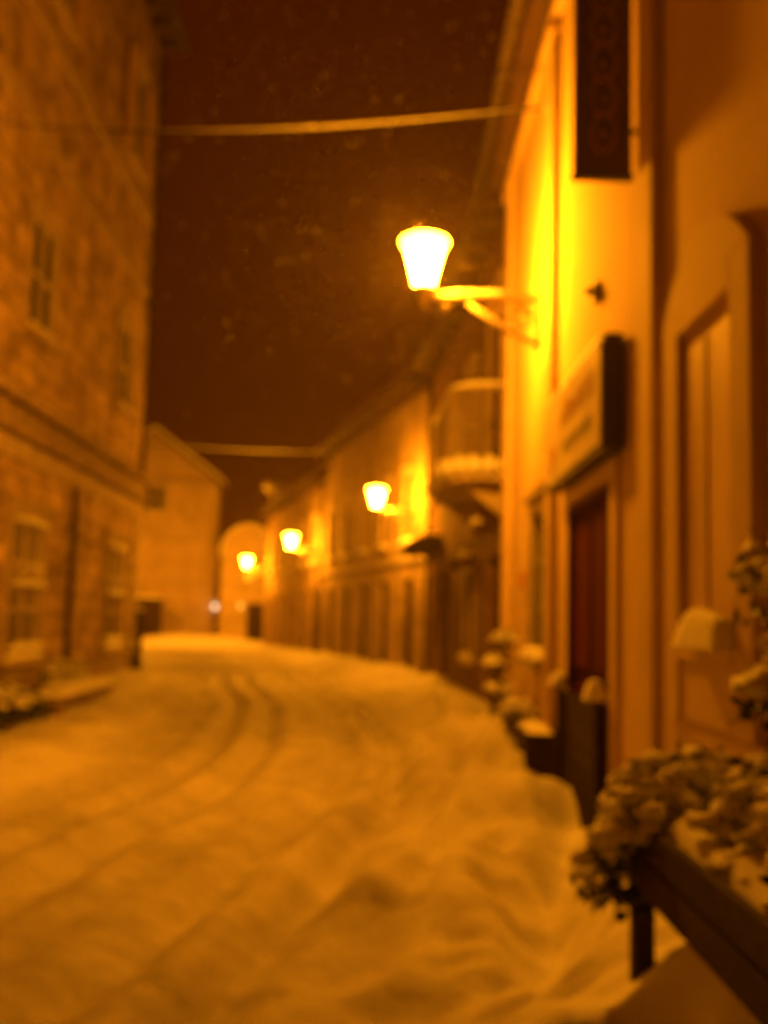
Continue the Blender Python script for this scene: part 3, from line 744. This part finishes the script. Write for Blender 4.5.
# left foot of the wall
shrub('dark_bush', 'dark leafless-looking bush against the foot of the stone house at the left edge', 'bush', (-4.55,12.3,.15),
      [(0,0,.22,.26),(.05,.5,.15,.22),(-.1,-.4,.22,.25),(.02,.9,.1,.18)], .4, 380, .12, .06, 21)
shrub('dark_bush', 'low dark bush under the downpipe of the stone house behind the bench', 'bush', (-4.85,15.0,.3),
      [(0,0,.25,.22),(.0,.7,.2,.22),(0,-.5,.2,.2)], .4, 380, .15, .06, 22)
BE = thing('stone_bench', 'low stone bench with a thick snow cap along the foot of the stone house', 'bench', (-4.55,13.5,.05), R(1.5))
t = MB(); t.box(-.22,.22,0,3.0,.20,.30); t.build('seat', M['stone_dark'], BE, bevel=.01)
for y in (.25,2.5):
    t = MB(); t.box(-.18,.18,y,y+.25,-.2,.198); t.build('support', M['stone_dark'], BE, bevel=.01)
t = MB(); t.slab(-.23,.23,-.02,3.02,.301,.16,8,24); t.build('snow_cap', M['snow'], BE)
PO = thing('corner_post', 'dark iron guard post at the far corner of the stone house', 'post', (-5.02,20.3,0))
t = MB(); t.lathe([(.10,-.1),(.10,.5),(.075,.55),(.07,1.42),(.085,1.44),(.06,1.53)], (0,0,0), 14); t.build('shaft', M['iron'], PO)
t = MB(); t.ball((0,0,1.55), .08, 1,1,.6, 10, 6, .3); t.build('snow_cap', M['snow'], PO)

# ------------------------------------------------------------------ falling snow
f = MB(); rnd = random.Random(5)
for i in range(1500):
    Y = rnd.uniform(2.5,16); p = Vector((rnd.uniform(-4.2,1.1), Y, rnd.uniform(.9,7.0))); r_ = rnd.uniform(.002,.006)
    f.add([p+Vector(d)*r_ for d in ((1,0,0),(-1,0,0),(0,1,0),(0,-1,0),(0,0,1),(0,0,-1))], [(0,2,4),(2,1,4),(1,3,4),(3,0,4),(2,0,5),(1,2,5),(3,1,5),(0,3,5)])
for i in range(160):
    Y = rnd.uniform(.7,1.8); p = Vector((rnd.uniform(-.2,.07)*Y, Y, 1.5+rnd.uniform(.25,.6)*Y)); r_ = rnd.uniform(.0008,.0016)
    f.add([p+Vector(d)*r_ for d in ((1,0,0),(-1,0,0),(0,1,0),(0,-1,0),(0,0,1),(0,0,-1))], [(0,2,4),(2,1,4),(1,3,4),(3,0,4),(2,0,5),(1,2,5),(3,1,5),(0,3,5)])
for i in range(420):
    p = Vector((rnd.uniform(-1.6,.95), rnd.uniform(5.0,8.4), rnd.uniform(3.3,6.4))); r_ = rnd.uniform(.003,.008)
    f.add([p+Vector(d)*r_ for d in ((1,0,0),(-1,0,0),(0,1,0),(0,-1,0),(0,0,1),(0,0,-1))], [(0,2,4),(2,1,4),(1,3,4),(3,0,4),(2,0,5),(1,2,5),(3,1,5),(0,3,5)])
tag(f.build('falling_snow', M['snow']), kind='stuff')

# ------------------------------------------------------------------ air
hz = MB(); hz.box(-160,160,-130,200,-1.6,19.5)
hm = bpy.data.materials.new('snowy_air'); hm.use_nodes = True
nt = hm.node_tree; nt.nodes.clear()
out = nt.nodes.new('ShaderNodeOutputMaterial'); pv = nt.nodes.new('ShaderNodeVolumePrincipled')
pv.inputs['Color'].default_value = (.92,.74,.60,1); pv.inputs['Density'].default_value = .0023; pv.inputs['Anisotropy'].default_value = .6
nt.links.new(pv.outputs['Volume'], out.inputs['Volume'])
tag(hz.build('haze', hm), kind='stuff')

# ------------------------------------------------------------------ night sky: clouds lit dull red by the town
wd = bpy.data.worlds.new('World'); SC.world = wd; wd.use_nodes = True
bg = wd.node_tree.nodes['Background']
bg.inputs['Color'].default_value = (1.0,.08,.001,1); bg.inputs['Strength'].default_value = .036

# ------------------------------------------------------------------ camera
TH, RO, YAW = R(6.0), R(1.5), R(.55)
fw = Vector((-math.sin(YAW)*math.cos(TH), math.cos(YAW)*math.cos(TH), math.sin(TH)))
r0 = Vector((math.cos(YAW), math.sin(YAW), 0)); u0 = r0.cross(fw)
rr = r0*math.cos(RO)+u0*math.sin(RO); uu = -r0*math.sin(RO)+u0*math.cos(RO)
cam = bpy.data.cameras.new('camera'); co = bpy.data.objects.new('camera', cam); COL.objects.link(co)
mw = Matrix((rr, uu, -fw)).transposed().to_4x4(); mw.translation = Vector((0,0,1.5)); co.matrix_world = mw
cam.sensor_width = 36; cam.lens = 1013*36/1024; cam.clip_start = .05; cam.clip_end = 800
cam.dof.use_dof = True; cam.dof.focus_distance = .6; cam.dof.aperture_fstop = 4.9
SC.camera = co

SC.render.engine = 'CYCLES'
SC.view_settings.view_transform = 'Standard'; SC.view_settings.look = 'None'
SC.view_settings.exposure = 0; SC.view_settings.gamma = 1
cy = SC.cycles
cy.max_bounces = 8; cy.diffuse_bounces = 4; cy.glossy_bounces = 3; cy.volume_bounces = 0; cy.transparent_max_bounces = 8
cy.use_denoising = True
cy.sample_clamp_indirect = 4
